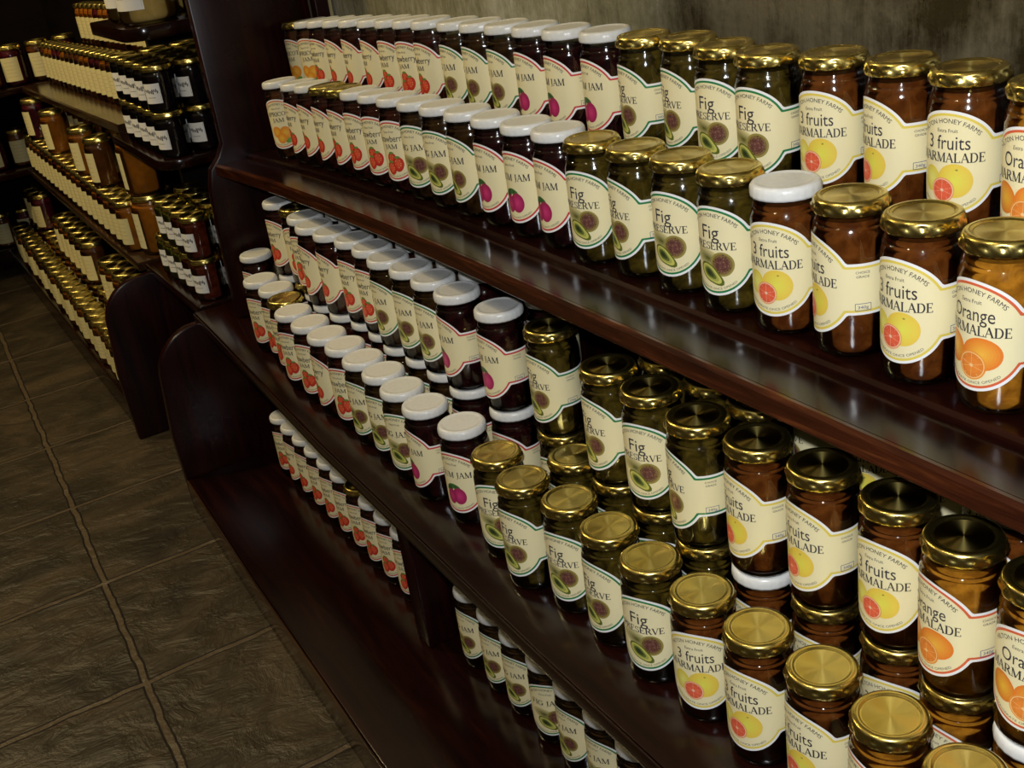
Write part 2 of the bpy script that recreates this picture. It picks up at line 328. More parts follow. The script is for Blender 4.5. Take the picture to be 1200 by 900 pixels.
def wall_mat():
    m, nt, p = mat('mottled aged plaster')
    v = coords(nt, (1, 1, 1)); n1 = noise(nt, v, 3.2, 4, .5, .5); vs = coords(nt, (5, 5, .9)); n2 = noise(nt, vs, 7, 6, .7, .3)
    n3 = noise(nt, v, 60, 4, .7)
    add = node(nt, 'ShaderNodeMath', _operation='MULTIPLY_ADD'); nt.links.new(n2, add.inputs[0]); add.inputs[1].default_value = .45; nt.links.new(n1, add.inputs[2])
    a2 = node(nt, 'ShaderNodeMath', _operation='MULTIPLY_ADD'); nt.links.new(n3, a2.inputs[0]); a2.inputs[1].default_value = .22; nt.links.new(add.outputs[0], a2.inputs[2])
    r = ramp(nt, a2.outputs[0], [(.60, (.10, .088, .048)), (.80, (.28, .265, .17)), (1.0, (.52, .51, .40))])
    # from x = -0.85 rightwards the colour blends into a darker brown
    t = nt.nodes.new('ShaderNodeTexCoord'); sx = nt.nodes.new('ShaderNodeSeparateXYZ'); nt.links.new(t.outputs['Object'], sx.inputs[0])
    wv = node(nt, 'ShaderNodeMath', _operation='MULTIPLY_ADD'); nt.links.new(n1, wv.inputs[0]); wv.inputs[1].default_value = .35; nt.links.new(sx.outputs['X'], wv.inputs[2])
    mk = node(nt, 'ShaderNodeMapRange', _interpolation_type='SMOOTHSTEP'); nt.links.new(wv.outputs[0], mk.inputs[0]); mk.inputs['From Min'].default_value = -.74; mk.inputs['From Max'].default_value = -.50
    r2 = ramp(nt, a2.outputs[0], [(.62, (.006, .004, .002)), (.82, (.024, .018, .008)), (1.0, (.11, .095, .06))])  # palest stop paints weak glints into the colour as lighter patches
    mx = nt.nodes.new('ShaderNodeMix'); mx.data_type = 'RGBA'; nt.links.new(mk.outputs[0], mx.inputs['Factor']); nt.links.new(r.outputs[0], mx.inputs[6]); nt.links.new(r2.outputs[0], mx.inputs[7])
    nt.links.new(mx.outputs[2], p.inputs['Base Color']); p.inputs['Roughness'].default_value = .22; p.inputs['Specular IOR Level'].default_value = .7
    bump(nt, a2.outputs[0], .9, .008, p); return m
WALLM = wall_mat()
def darkwall():
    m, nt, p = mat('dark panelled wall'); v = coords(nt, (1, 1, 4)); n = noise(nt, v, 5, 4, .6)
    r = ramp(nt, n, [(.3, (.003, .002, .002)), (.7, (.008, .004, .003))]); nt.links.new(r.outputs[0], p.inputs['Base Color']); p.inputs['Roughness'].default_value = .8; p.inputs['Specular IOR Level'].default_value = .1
    return m
DARKW = darkwall()
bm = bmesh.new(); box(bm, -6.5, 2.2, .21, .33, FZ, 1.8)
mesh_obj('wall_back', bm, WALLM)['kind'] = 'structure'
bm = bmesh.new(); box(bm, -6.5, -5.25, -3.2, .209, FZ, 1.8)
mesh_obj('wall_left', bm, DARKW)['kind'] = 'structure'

# ---------------------------------------------------------------- shelving units
def sag(x): return -.032 * (x + .75) ** 2 if x < -.75 else 0.0
def arc(cx, cz, ry, rz, a0, a1, n=10):
    return [(cx + ry * math.cos(a0 + (a1 - a0) * i / n), cz + rz * math.sin(a0 + (a1 - a0) * i / n)) for i in range(n + 1)]
YB = .16      # back of the boards
def low_panel_profile(top, y0):      # rounded shoulder, widening to the depth of the base
    return [(YB, FZ), (YB, top), (y0 + .03, top), (y0 - .02, top - .004)] + arc(y0 - .02, top - .115, .105, .111, PI / 2, PI, 9)[1:] + [(y0 - .135, top - .25), (y0 - .13, FZ)]
def sagging_board(bm, x0, x1, y0, y1, z0, z1, n=18, f=sag, bev=0):
    cols = []
    for i in range(n + 1):
        x = x0 + (x1 - x0) * i / n; s = f(x)
        pts = [(y0, z0 + bev), (y0, z1 - bev * 1.4), (y0 + bev, z1), (y1, z1), (y1, z0), (y0 + bev, z0)]
        cols.append([bm.verts.new((x, y, z + s)) for y, z in pts])
    for a, b in zip(cols, cols[1:]):
        for k in range(6): bm.faces.new((a[k], a[(k + 1) % 6], b[(k + 1) % 6], b[k]))
    bm.faces.new(cols[0]); bm.faces.new(cols[-1][::-1]); bmesh.ops.recalc_face_normals(bm, faces=bm.faces)

XL, XR = -2.034, .62
near = empty('shelving_unit', (-.7, -.1, FZ)); OFF = Vector((.7, .1, -FZ))
tag(near, 'dark mahogany wall shelving with three long shelves of jam jars', 'shelves')
def part(name, bm, m, parent, origin, smooth=None):
    for v in bm.verts: v.co -= origin
    return mesh_obj(name, bm, m, parent, smooth)
NO = Vector(near.location)
bm = bmesh.new(); sagging_board(bm, -1.905, XR, -.044, YB, -.172, -.148, bev=.003)
part('top_shelf', bm, WOOD, near, NO, .5)
bm = bmesh.new(); sagging_board(bm, -1.905, XR, -.106, -.0435, -.177, -.157, bev=.004)
led = part('front_ledge', bm, WOOD, near, NO, .5)
bm = bmesh.new(); sagging_board(bm, -1.905, XR, -.113, -.1062, -.180, -.1545, bev=.003)
b2 = part('edge_moulding', bm, WOOD_EDGE, near, NO, .5)
bm = bmesh.new(); sagging_board(bm, -1.903, XR, .074, YB, -.1475, -.0557, bev=.002)
part('back_riser', bm, WOOD, near, NO, .5)
bm = bmesh.new(); board(bm, [(XL, -.205), (-1.2, -.236), (-.5, -.247), (XR, -.252), (XR, YB), (XL, YB)], -.5575, -.5348, .003)
part('middle_shelf', bm, WOOD, near, NO, .5)
bm = bmesh.new(); board(bm, [(XL + .001, -.318), (-1.5, -.338), (-.9, -.352), (XR, -.37), (XR, YB), (XL + .001, YB)], FZ, -.921, .004)
part('base_shelf', bm, WOOD, near, NO, .5)
bm = bmesh.new(); board(bm, [(XL, -.3225), (-1.5, -.3425), (-.9, -.3565), (XR, -.3745), (XR, -.3705), (-.9, -.3525), (-1.5, -.3385), (XL, -.3185)], FZ, -.9235, .001)
part('kick_board', bm, WOOD_FAR, near, NO, .5)
bm = bmesh.new(); board(bm, [(XL, -.2085), (-1.2, -.2395), (-.5, -.2505), (XR, -.2555), (XR, -.2525), (-.5, -.2475), (-1.2, -.2365), (XL, -.2055)], -.557, -.5365, .001)
part('edge_moulding', bm, WOOD, near, NO, .5)
up_prof = [(YB, -.534), (YB, .75), (-.088, .75), (-.086, -.16), (-.100, -.185), (-.122, -.208), (-.133, -.25), (-.138, -.33), (-.142, -.534)]
bm = bmesh.new(); prism_yz(bm, up_prof, -1.932, -1.9055, .003); part('upper_side_panel', bm, WOOD_RED, near, NO, .5)
bm = bmesh.new(); prism_yz(bm, low_panel_profile(-.558, -.19), XL - .026, XL, .004); part('lower_side_panel', bm, WOOD_RED, near, NO, .5)
bm = bmesh.new(); box(bm, -1.03, -1.005, .03, YB, -.534, -.176, .002); part('middle_divider', bm, WOOD_RED, near, NO, .5)
bm = bmesh.new(); box(bm, -1.122, -1.072, -.165, YB, -.92, -.558, .003); part('lower_divider', bm, WOOD_RED, near, NO, .5)
bm = bmesh.new(); box(bm, XL, XR, YB + .0005, YB + .012, FZ, -.178); part('back_board', bm, WOOD_RED, near, NO)
bm = bmesh.new(); box(bm, -1.90, -1.87, YB + .0005, YB + .03, -.17, .75, .002); part('wall_trim', bm, WOOD_RED, near, NO)

# far unit of the same make
FO = Vector((-3.6, -.1, FZ)); far = empty('shelving_unit', FO)
tag(far, 'farther dark wooden shelving filled with gold-lidded honey jars', 'shelves')
XF0, XF1 = -4.78, -2.552
ftop = lambda x: -.190 + (x + 2.85) * .029
bm = bmesh.new(); sagging_board(bm, -4.045, XF1, -.16, YB, -.024, 0, f=ftop, bev=.003); part('top_shelf', bm, WOOD_FAR, far, FO, .5)
bm = bmesh.new(); sagging_board(bm, -4.045, XF1, .055, YB, .0005, .105, f=ftop, bev=.002); part('back_riser', bm, WOOD_FAR, far, FO, .5)
bm = bmesh.new(); board(bm, [(-4.2, -.205), (XF1, -.205), (XF1, YB), (-4.2, YB)], -.5575, -.5348, .003); part('middle_shelf', bm, WOOD_FAR, far, FO, .5)
bm = bmesh.new(); board(bm, [(-4.66, -.318), (XF1, -.318), (XF1, YB), (-4.66, YB)], FZ, -.921, .003); part('base_shelf', bm, WOOD, far, FO, .5)
bm = bmesh.new(); prism_yz(bm, low_panel_profile(-.560, -.20), XF1 - .0005, -2.526, .004); part('lower_side_panel', bm, WOOD_RED, far, FO, .5)
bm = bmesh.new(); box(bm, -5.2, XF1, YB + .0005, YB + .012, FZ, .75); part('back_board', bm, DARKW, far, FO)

# narrow linking shelves between the two units
CO = Vector((-2.3, .0, -.5575)); corner = empty('corner_shelf', CO)
tag(corner, 'narrow dark shelves with rounded corners linking the two long units', 'shelves')
def rounded(x0, x1, y0, y1, r):
    return [(x0, y0)] + [(x1 - r + r * math.cos(a), y0 + r + r * math.sin(a)) for a in [-PI / 2 + i * PI / 16 for i in range(9)]] + [(x1, y1), (x0, y1)]
for nm, z0, z1, x1, y0 in (('bottom_shelf', -.5575, -.5348, -2.0605, -.19), ('middle_shelf', -.222, -.2005, -2.055, -.185), ('top_shelf', .055, .083, -2.03, -.195)):
    bm = bmesh.new(); board(bm, rounded(-2.5255 if nm != 'top_shelf' else -2.36, x1, y0, YB, .05 if nm != 'bottom_shelf' else .01), z0, z1, .003); part(nm, bm, WOOD, corner, CO, .5)
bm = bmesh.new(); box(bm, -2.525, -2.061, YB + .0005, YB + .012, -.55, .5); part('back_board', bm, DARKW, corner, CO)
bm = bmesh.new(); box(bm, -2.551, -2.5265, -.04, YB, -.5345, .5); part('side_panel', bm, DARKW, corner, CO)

# unit that turns the corner on the far left
SO = Vector((-5.0, -1.2, FZ)); side = empty('shelving_unit', SO)
tag(side, 'dark shelving at the far left corner, facing along the aisle', 'shelves')
for nm, zt, xf in (('top_shelf', -.2235, -4.047), ('middle_shelf', -.5345, -4.202), ('base_shelf', -.92, -4.662)):
    bm = bmesh.new(); box(bm, -5.15, xf, -2.6, YB, zt - .023 if nm != 'base_shelf' else FZ, zt, .003); part(nm, bm, WOOD, side, SO, .5)
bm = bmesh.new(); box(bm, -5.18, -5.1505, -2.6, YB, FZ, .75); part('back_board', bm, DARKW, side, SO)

# ---------------------------------------------------------------- printed labels
CREAM = (.85, .77, .47); PW = (.86, .86, .84); INK = (.035, .03, .04)
class Sheet:
    """flat print in millimetres, wrapped on a cylinder of radius R (mm), facing -Y"""
    def __init__(s, R): s.R = R; s.v = []; s.f = []; s.c = []; s.lay = 0
    def up(s): s.lay += 1
    def add(s, pts, faces, col):
        b = len(s.v); rr = s.R + .12 + .055 * s.lay
        for (u, v) in pts: a = u / s.R; s.v.append((rr * math.sin(a) * .001, -rr * math.cos(a) * .001, v * .001))
        for i, f in enumerate(faces): s.f.append([b + k for k in f]); s.c.append(col[i] if isinstance(col, list) else col)
    def strip(s, us, top, bot, col):
        pts = []; faces = []
        for u in us: pts += [(u, bot(u)), (u, top(u))]
        for i in range(len(us) - 1): faces.append((2 * i, 2 * i + 2, 2 * i + 3, 2 * i + 1))
        s.add(pts, faces, col)
    def rect(s, u0, u1, v0, v1, col):
        n = max(1, int((u1 - u0) / 3)); us = [u0 + (u1 - u0) * i / n for i in range(n + 1)]
        s.strip(us, lambda u: v1, lambda u: v0, col)
    def blob(s, cx, cy, rx, ry, cols, rot=0, n=28, shape=None):
        """concentric rings, colours from the centre outwards"""
        m = len(cols); ca, sa = math.cos(rot), math.sin(rot); pts = [(cx, cy)]; faces = []; cc = []
        for j in range(1, m + 1):
            for k in range(n):
                a = 2 * PI * k / n; q = (shape(a) if shape else 1) * j / m; x, y = rx * q * math.cos(a), ry * q * math.sin(a)
                pts.append((cx + ca * x - sa * y, cy + sa * x + ca * y))
        for k in range(n):
            k2 = (k + 1) % n; faces.append((0, 1 + k, 1 + k2)); cc.append(cols[0])
            for j in range(1, m):
                a, b = 1 + (j - 1) * n, 1 + j * n; faces.append((a + k, b + k, b + k2, a + k2)); cc.append(cols[j])
        s.add(pts, faces, cc)
    def line(s, p, q, w, col):
        dx, dy = q[0] - p[0], q[1] - p[1]; l = math.hypot(dx, dy) or 1; nx, ny = -dy / l * w / 2, dx / l * w / 2
        n = max(1, int(abs(dx) / 3)); pts = []
        for i in range(n + 1):
            t = i / n; x, y = p[0] + dx * t, p[1] + dy * t; pts += [(x + nx, y + ny), (x - nx, y - ny)]
        s.add(pts, [(2 * i, 2 * i + 1, 2 * i + 3, 2 * i + 2) for i in range(n)], col)
    def text(s, txt, cx, cy, height, width=None, col=INK, radius=None, below=False, weight=0, rot=0):
        vs, fs = glyphs(txt, weight); x0 = min(v[0] for v in vs); x1 = max(v[0] for v in vs)
        sy = height / .729; sx = sy if width is None else width / (x1 - x0); mid = (x0 + x1) / 2; pts = []
        for x, y in vs:
            X, Y = (x - mid) * sx, y * sy
            if radius is None:
                if rot: X, Y = -Y, X
                pts.append((cx + X, cy + Y))
            elif not below: a = X / radius; pts.append((cx + (radius + Y) * math.sin(a), cy + (radius + Y) * math.cos(a)))
            else: a = X / radius; pts.append((cx + (radius - Y) * math.sin(a), cy - (radius - Y) * math.cos(a)))
        s.add(pts, fs, col)
    def build(s, name):
        me = bpy.data.meshes.new(name); me.from_pydata(s.v, [], s.f); me.update()
        at = me.color_attributes.new('ink', 'FLOAT_COLOR', 'CORNER'); i = 0; buf = []
        for p, c in zip(me.polygons, s.c):
            for _ in range(p.loop_total): buf += [c[0], c[1], c[2], 1]
        at.data.foreach_set('color', buf); me.materials.append(PAPER); return me
_g = {}
def glyphs(txt, weight=0):
    key = (txt, weight)
    if key not in _g:
        c = bpy.data.curves.new('text', 'FONT'); c.body = txt; c.size = 1; c.resolution_u = 3; c.offset = weight
        o = bpy.data.objects.new('text', c); scene.collection.objects.link(o); bpy.context.view_layer.update()
        me = o.to_mesh(); vs = [(v.co.x, v.co.y) for v in me.vertices]; fs = [list(p.vertices) for p in me.polygons]
        # front faces only, facing +Z
        out = []
        for f in fs:
            a = sum(vs[f[i]][0] * vs[f[(i + 1) % len(f)]][1] - vs[f[(i + 1) % len(f)]][0] * vs[f[i]][1] for i in range(len(f)))
            out.append(f if a > 0 else f[::-1])
        o.to_mesh_clear(); bpy.data.objects.remove(o); bpy.data.curves.remove(c); _g[key] = (vs, out)
    return _g[key]
TH, TN, SH = .17, .07, .07
def _bar(x0, x1, y, w=.06): return ('l', x0, y, x1, y, w)
def _stem(x): return [('l', x, 0, x, 1, TH), _bar(x - .16, x + .16, .03), _bar(x - .16, x + .16, .97)]
_bowl = [_bar(.16, .44, .965, TN), ('a', .44, .74, .20, .225, 90, -90, TH), _bar(.16, .44, .515, TN)]
_foot = [_bar(.16, .66, .035, TN), ('l', .66, 0, .66, .22, TN)]
CAPS = dict(
    M=(1.12, [('l', .16, 0, .16, 1, TN), ('l', .18, 1, .54, .04, TH), ('l', .54, .04, .92, 1, TN), ('l', .95, 0, .95, 1, TH), _bar(.02, .30, .03), _bar(.80, 1.1, .03), _bar(.02, .22, .97), _bar(.90, 1.1, .97)]),
    A=(.92, [('l', .10, 0, .44, .98, TN), ('l', .42, 1, .80, 0, TH), _bar(.22, .66, .36, TN), _bar(-.02, .24, .03), _bar(.64, .96, .03)]),
    R=(.88, _stem(.18) + _bowl + [('l', .42, .52, .78, .02, TH), _bar(.70, .92, .03)]), P=(.76, _stem(.18) + _bowl),
    L=(.74, _stem(.18) + _foot), D=(.92, _stem(.18) + [_bar(.18, .42, .965, TN), ('a', .42, .5, .36, .465, 90, -90, TH), _bar(.18, .42, .035, TN)]),
    E=(.78, _stem(.18) + _foot + [_bar(.16, .62, .965, TN), ('l', .62, .78, .62, 1, TN), _bar(.16, .50, .52, TN), ('l', .50, .42, .50, .62, TN)]),
    F=(.72, _stem(.18) + [_bar(.16, .62, .965, TN), ('l', .62, .78, .62, 1, TN), _bar(.16, .50, .52, TN), ('l', .50, .42, .50, .62, TN)]),
    S=(.66, [('a', .33, .75, .21, .21, 20, 270, .12), ('a', .33, .26, .23, .24, 90, -160, .14), ('l', .53, .70, .53, .98, TN), ('l', .10, .02, .10, .32, TN)]),
    V=(.88, [('l', .12, 1, .44, .02, TH), ('l', .44, .02, .78, 1, TN), _bar(-.02, .28, .97), _bar(.64, .92, .97)]),
    J=(.50, [('l', .30, .12, .30, 1, TH), _bar(.14, .46, .97), ('a', .16, .08, .15, .18, 0, -130, .10)]),
    I=(.38, _stem(.19)), U=(.92, [('l', .18, .3, .18, 1, TH), ('a', .46, .3, .28, .28, 180, 360, .10), ('l', .74, .3, .74, 1, TN), _bar(.02, .34, .97), _bar(.62, .88, .97)]),
    N=(.98, [('l', .16, 0, .16, 1, TN), ('l', .14, 1, .82, .02, TH), ('l', .82, 0, .82, 1, TN), _bar(.02, .30, .03), _bar(.70, .96, .97), _bar(.0, .16, .97)]),
    G=(.90, [('a', .46, .5, .36, .46, 40, 320, .15), ('l', .76, .08, .76, .42, TH), _bar(.60, .90, .43), ('l', .74, .74, .74, .96, TN)]),
    C=(.82, [('a', .46, .5, .36, .46, 40, 320, .15), ('l', .74, .72, .74, .96, TN)]), O=(.94, [('a', .47, .5, .36, .46, 0, 360, .14)]),
    T=(.84, [('l', .42, 0, .42, 1, TH), _bar(.26, .58, .03), _bar(.04, .80, .965, TN), ('l', .05, .76, .05, 1, TN), ('l', .79, .76, .79, 1, TN)]))
CAPS[' '] = (.40, [])
def serif_caps(s, txt, cx, cy, h, width, col=INK):
    """serifed capitals drawn stroke by stroke"""
    total = sum(CAPS[c][0] for c in txt); sx = width / total; x = cx - width / 2
    def put(p): return (x + p[0] * sx, cy + p[1] * h)
    for c in txt:
        adv, strokes = CAPS[c]
        for q in strokes:
            if q[0] == 'l':
                _, x0, y0, x1, y1, wd = q; dx, dy = (x1 - x0) * sx, (y1 - y0) * h; l = math.hypot(dx, dy); wd *= (sx + h) / 2
                nx, ny = -dy / l * wd / 2, dx / l * wd / 2; a = put((x0, y0)); b = put((x1, y1)); n = max(1, int(abs(dx) / 3))
                pts = []
                for i in range(n + 1):
                    t = i / n; px, py = a[0] + (b[0] - a[0]) * t, a[1] + (b[1] - a[1]) * t; pts += [(px + nx, py + ny), (px - nx, py - ny)]
                s.add(pts, [(2 * i, 2 * i + 1, 2 * i + 3, 2 * i + 2) for i in range(n)], col)
            else:
                _, ax, ay, rx, ry, a0, a1, wd = q; n = 14; pts = []
                for i in range(n + 1):
                    t = math.radians(a0 + (a1 - a0) * i / n); thick = wd * (.45 + .55 * abs(math.cos(t)))
                    for k in (.5, -.5): pts.append(put((ax + (rx + k * thick) * math.cos(t), ay + (ry + k * thick) * math.sin(t))))
                f = [(2 * i, 2 * i + 1, 2 * i + 3, 2 * i + 2) for i in range(n)]
                if a1 > a0: f = [t[::-1] for t in f]
                s.add(pts, f, col)
        x += adv * sx

def half(u, R, band, d):
    r = R - d; b = band - d; c = math.sqrt(max(r * r - u * u, 0)) if abs(u) < r else 0
    k = 2.2   # soft join between the round middle and the band
    m = max(c, b); t = abs(c - b)
    return m + (max(0, k - t) ** 2) / (4 * k) * .6
US = [-104 + 2 * i for i in range(105)]
def layer(s, d, col, ulim=104):
    us = [u for u in US if abs(u) <= ulim - d]
    s.strip(us, lambda u: half(u, 47.5, 24.4, d), lambda u: -half(u, 47.5, 24.4, d), col); s.up()
def rings(base, hi, n=6):
    return [tuple(b + (h - b) * (1 - i / (n - 1)) for b, h in zip(base, hi)) for i in range(n)]
def citrus(s, cx, cy, r, flesh, rim, pith, rot=0.3, sq=1.0):
    s.blob(cx, cy, r, r * sq, [rim]); s.up(); s.blob(cx, cy, r * .90, r * .9 * sq, [pith]); s.up()
    s.blob(cx, cy, r * .84, r * .84 * sq, [flesh, flesh, tuple(c * .92 for c in flesh)]); s.up()
    for k in range(10):
        a = rot + 2 * PI * k / 10; s.line((cx, cy), (cx + r * .80 * math.cos(a), cy + r * .80 * sq * math.sin(a)), r * .04, tuple(.5 * f + .5 * q for f, q in zip(pith, flesh)))
    s.up(); s.blob(cx, cy, r * .12, r * .12 * sq, [pith]); s.up()
BORD = dict(T=(.75, .60, .10), O=(.68, .13, .05), F=(.02, .20, .07), P=(.58, .045, .05), G=(.02, .20, .07), S=(.62, .07, .06), A=(.72, .20, .08))
def art(s, k):
    if k == 'T':
        s.blob(-17, -15, 10, 12, rings((.72, .60, .08), (.82, .80, .22))); s.up()
        s.blob(7, -15, 16, 15.5, rings((.80, .58, .08), (.78, .74, .10), 7)); s.up(); s.blob(9, -5, 1.2, .8, [(.3, .3, .05)]); s.up()
        citrus(s, -4, -24, 11.5, (.80, .13, .06), (.80, .35, .15), (.86, .60, .42))
    elif k == 'O':
        s.blob(-18, -14, 12, 14, rings((.72, .22, .03), (.84, .48, .05)), rot=.5); s.up()
        s.blob(10, -14, 17, 14, rings((.78, .22, .03), (.85, .45, .06), 7)); s.up()
        citrus(s, 2, -25, 12.5, (.80, .25, .04), (.80, .30, .05), (.88, .58, .25), sq=1.0)
    elif k in 'FG':
        s.blob(-6, -8, 20, 9.5, rings((.62, .55, .26), (.13, .13, .03)), rot=-.25); s.up()
        s.blob(11, -13, 13, 13, [(.14, .055, .045), (.17, .065, .05), (.12, .045, .035), (.15, .07, .04), (.20, .13, .04), (.30, .25, .06)], rot=-.5); s.up()
        for i in range(34):
            a = i * 2.4; rr = 10.5 * math.sqrt((i + .5) / 34); s.blob(11 + rr * math.cos(a), -13 + rr * math.sin(a), .8, .8, [(.26, .14, .10) if i % 2 else (.07, .03, .03)], n=6)
        s.up()
        drop_ = lambda a: 1 + .55 * max(0, math.cos(a)) ** 6
        s.blob(-5, -23, 13.5, 9, [(.03, .04, .015), (.05, .07, .02), (.12, .15, .03), (.38, .40, .09), (.58, .56, .13), (.12, .15, .02)], rot=-.6, shape=drop_); s.up()
    elif k == 'P':
        s.blob(-8, -8, 8, 5, [(.03, .09, .03), (.05, .14, .04)], rot=.7); s.blob(2, -6, 8, 4, [(.04, .11, .03), (.07, .18, .05)], rot=-.4); s.up()
        s.blob(6, -20, 11, 13, rings((.38, .02, .10), (.62, .05, .20), 5)); s.up(); s.blob(-7, -22, 8, 12, rings((.36, .02, .10), (.55, .05, .18), 5)); s.up()
        s.line((4, -4), (5, -12), .8, (.1, .12, .04)); s.up()
    elif k == 'S':
        for cx, cy, r in ((-2, -12, 9), (8, -20, 10), (-5, -26, 9)):
            s.blob(cx, cy, r, r * 1.15, rings((.55, .03, .02), (.80, .12, .05), 5), shape=lambda a: 1 - .12 * math.sin(a) ** 5); s.up()
            for i in range(7): a = i * 2.4; s.blob(cx + r * .5 * math.cos(a), cy + r * .6 * math.sin(a), .7, .9, [(.8, .5, .2)], n=6)
            s.blob(cx, cy + r, 5, 2, [(.12, .30, .06)]); s.up()
    elif k == 'A':
        for cx, cy, r in ((-9, -15, 11), (10, -17, 12), (0, -27, 10)):
            s.blob(cx, cy, r, r, rings((.80, .28, .03), (.86, .50, .06), 5)); s.up()
        s.blob(14, -32, 7, 4, [(.15, .35, .06)], rot=.5); s.up()
def jar_label(k):
    s = Sheet(34.7); layer(s, 0, PW); layer(s, 2.5, BORD[k]); layer(s, 4.7, CREAM); s.up()
    art(s, k)
    s.text('HILTON HONEY FARMS', 0, 0, 4.2, 60, INK, radius=36.6)
    s.text('REFRIGERATE ONCE OPENED', 0, 0, 2.4, 56, (.10, .10, .10), radius=41.0, below=True)
    if k in 'TOGPAS': s.text('Extra Fruit', 0, 28.3, 3.4, 19)
    if k == 'T': s.text('3 fruits', 0, 13.2, 13.0, 40); serif_caps(s, 'MARMALADE', 0, 1.6, 8.6, 66)
    if k == 'O': s.text('Orange', 0, 13.6, 12.5, 40); serif_caps(s, 'MARMALADE', 0, 1.6, 8.6, 66)
    if k == 'F': s.text('Fig', -1, 13.6, 15.0, 21); serif_caps(s, 'PRESERVE', 0, 2.2, 8.0, 54)
    if k == 'G': serif_caps(s, 'FIG JAM', 0, 9, 9.0, 50)
    if k == 'P': serif_caps(s, 'PLUM JAM', 0, 9, 9.0, 58)
    if k == 'S': s.text('Strawberry', 0, 14.5, 10.5, 52); serif_caps(s, 'JAM', 0, 3.6, 7.0, 24)
    if k == 'A': serif_caps(s, 'APRICOT', 0, 15.5, 8.0, 52); serif_caps(s, 'JAM', 0, 4.0, 7.5, 26)
    for sg in (1, -1):
        cx = sg * 55
        s.text('CHOICE', cx, 15.2, 2.3, 12.5); s.text('GRADE', cx, 11.2, 2.3, 11.5)
        for a, b in (((-7, -13.5), (7, -13.5)), ((-7, -20), (7, -20)), ((-7, -13.5), (-7, -20)), ((7, -13.5), (7, -20))):
            s.line((cx + a[0], a[1]), (cx + b[0], b[1]), .5, (.05, .07, .25))
        s.text('340g', cx, -18.3, 3.0, 9.5, (.06, .08, .28))
    for r in range(9):
        for q in range(4): s.line((72 + q * 4.1, 6 - r * 2.9), (74.9 + q * 4.1, 6 - r * 2.9), .9, (.20, .19, .18))
    return s.build('label')
def rect_label(R, W, H, paper, scribble):
    s = Sheet(R * 1000); s.rect(-W / 2, W / 2, -H / 2, H / 2, paper); s.up()
    if scribble:      # signature-like flourish over a ruled panel
        pts = [(-W * .38 + W * .76 * i / 26, H * .12 + H * .12 * math.sin(i * 1.7) * (1 if i % 3 else .3)) for i in range(27)]
        for a, b in zip(pts, pts[1:]): s.line(a, b, H * .035, INK)
        s.blob(W * .12, H * .02, W * .04, H * .05, [INK], n=8); s.line((-W * .25, -H * .2), (W * .2, -H * .2), H * .03, (.25, .25, .25))
        for u in (-1, 1): s.line((u * W * .46, -H * .46), (u * W * .46, H * .46), .5, (.2, .2, .2))
    else:
        for r in range(5): s.line((-W * .3, H * .3 - r * H * .15), (W * .3, H * .3 - r * H * .15), H * .02, (.55, .45, .24))
    return s.build('label')

# ---------------------------------------------------------------- jars
JH = .148
def scale_prof(pr, r, h): return [(a * r, b * h) for a, b in pr]
GP = [(0, -.1462), (.0235, -.1462), (.0245, -.148), (.0288, -.148), (.0325, -.1455), (.0341, -.141), (.0347, -.135), (.0347, -.0345), (.0342, -.0305), (.0330, -.0275), (.0333, -.0262), (.0333, -.0248), (.0318, -.0232), (.0322, -.0215), (.0312, -.0195), (.0308, -.0165), (.0308, -.006)]
CP = [(0, -.1425), (.030, -.1425), (.0330, -.138), (.0335, -.133), (.0335, -.036), (.0330, -.031), (.0312, -.0270), (.0300, -.0215), (.0297, -.0185), (0, -.0185)]
def lid_mesh(gold, r=.0335, skirt=.0132):
    k = r / .0335
    if gold:
        pr = [(0, -.0016), (.012, -.0016), (.0235, -.0016), (.0250, -.0014), (.0262, -.0004), (.0275, 0), (.0300, -.0002), (.0318, -.0012), (.0330, -.0035), (.0328, -.0052), (.0338, -.0072), (.0342, -.0100), (.0336, -.0126), (.0330, -.0132), (.0318, -.0130)]
        def fr(i, a):
            c = math.cos(14 * a)
            return {8: (.0003 * c, 0), 9: (-.0009 * c, .0012 * c), 10: (.0008 * c, .0011 * c), 11: (.0010 * c, .0005 * c), 12: (.0008 * c, 0)}.get(i, (0, 0))
        n = 84 if r == .0335 and gold != 'far' else 42
    else:
        pr = [(0, -.0010), (.0235, -.0010), (.0262, -.0010), (.0275, -.0002), (.0295, 0), (.0318, -.0008), (.0332, -.0028), (.0338, -.0060), (.0339, -.0105), (.0335, -.0128), (.0322, -.0130)]
        def fr(i, a): return (.00025 * math.cos(24 * a), 0) if 6 <= i <= 9 else (0, 0)
        n = 72
    bm = lathe([(a * k, b * k) for a, b in pr], n, fr); me = bpy.data.meshes.new('lid'); bm.to_mesh(me); bm.free()
    me.materials.append(GOLD if gold else WHITE)
    if gold: me.materials.append(GOLD_TOP)
    for p in me.polygons:
        p.use_smooth = True
        if gold and math.hypot(p.center.x, p.center.y) < .0240 * k: p.material_index = 1
    return me
def lathe_mesh(name, pr, m, n=40):
    bm = lathe(pr, n); me = bpy.data.meshes.new(name); bm.to_mesh(me); bm.free(); me.materials.append(m)
    for p in me.polygons: p.use_smooth = True
    me.set_sharp_from_angle(angle=.9); return me
LID = {'g': lid_mesh(True), 'w': lid_mesh(False)}
GL = lathe_mesh('glass', GP, GLASS); LABEL = {k: jar_label(k) for k in 'TOFPGSA'}
CONT = {}
for k in 'TOFPGSA':
    CONT[k] = lathe_mesh('contents', CP, JAM[k])
def child(name, me, parent, z=0, label=None):
    o = bpy.data.objects.new(name, me); o.location = (0, 0, z); link(o, parent)
    if label: o['label'] = label
    return o
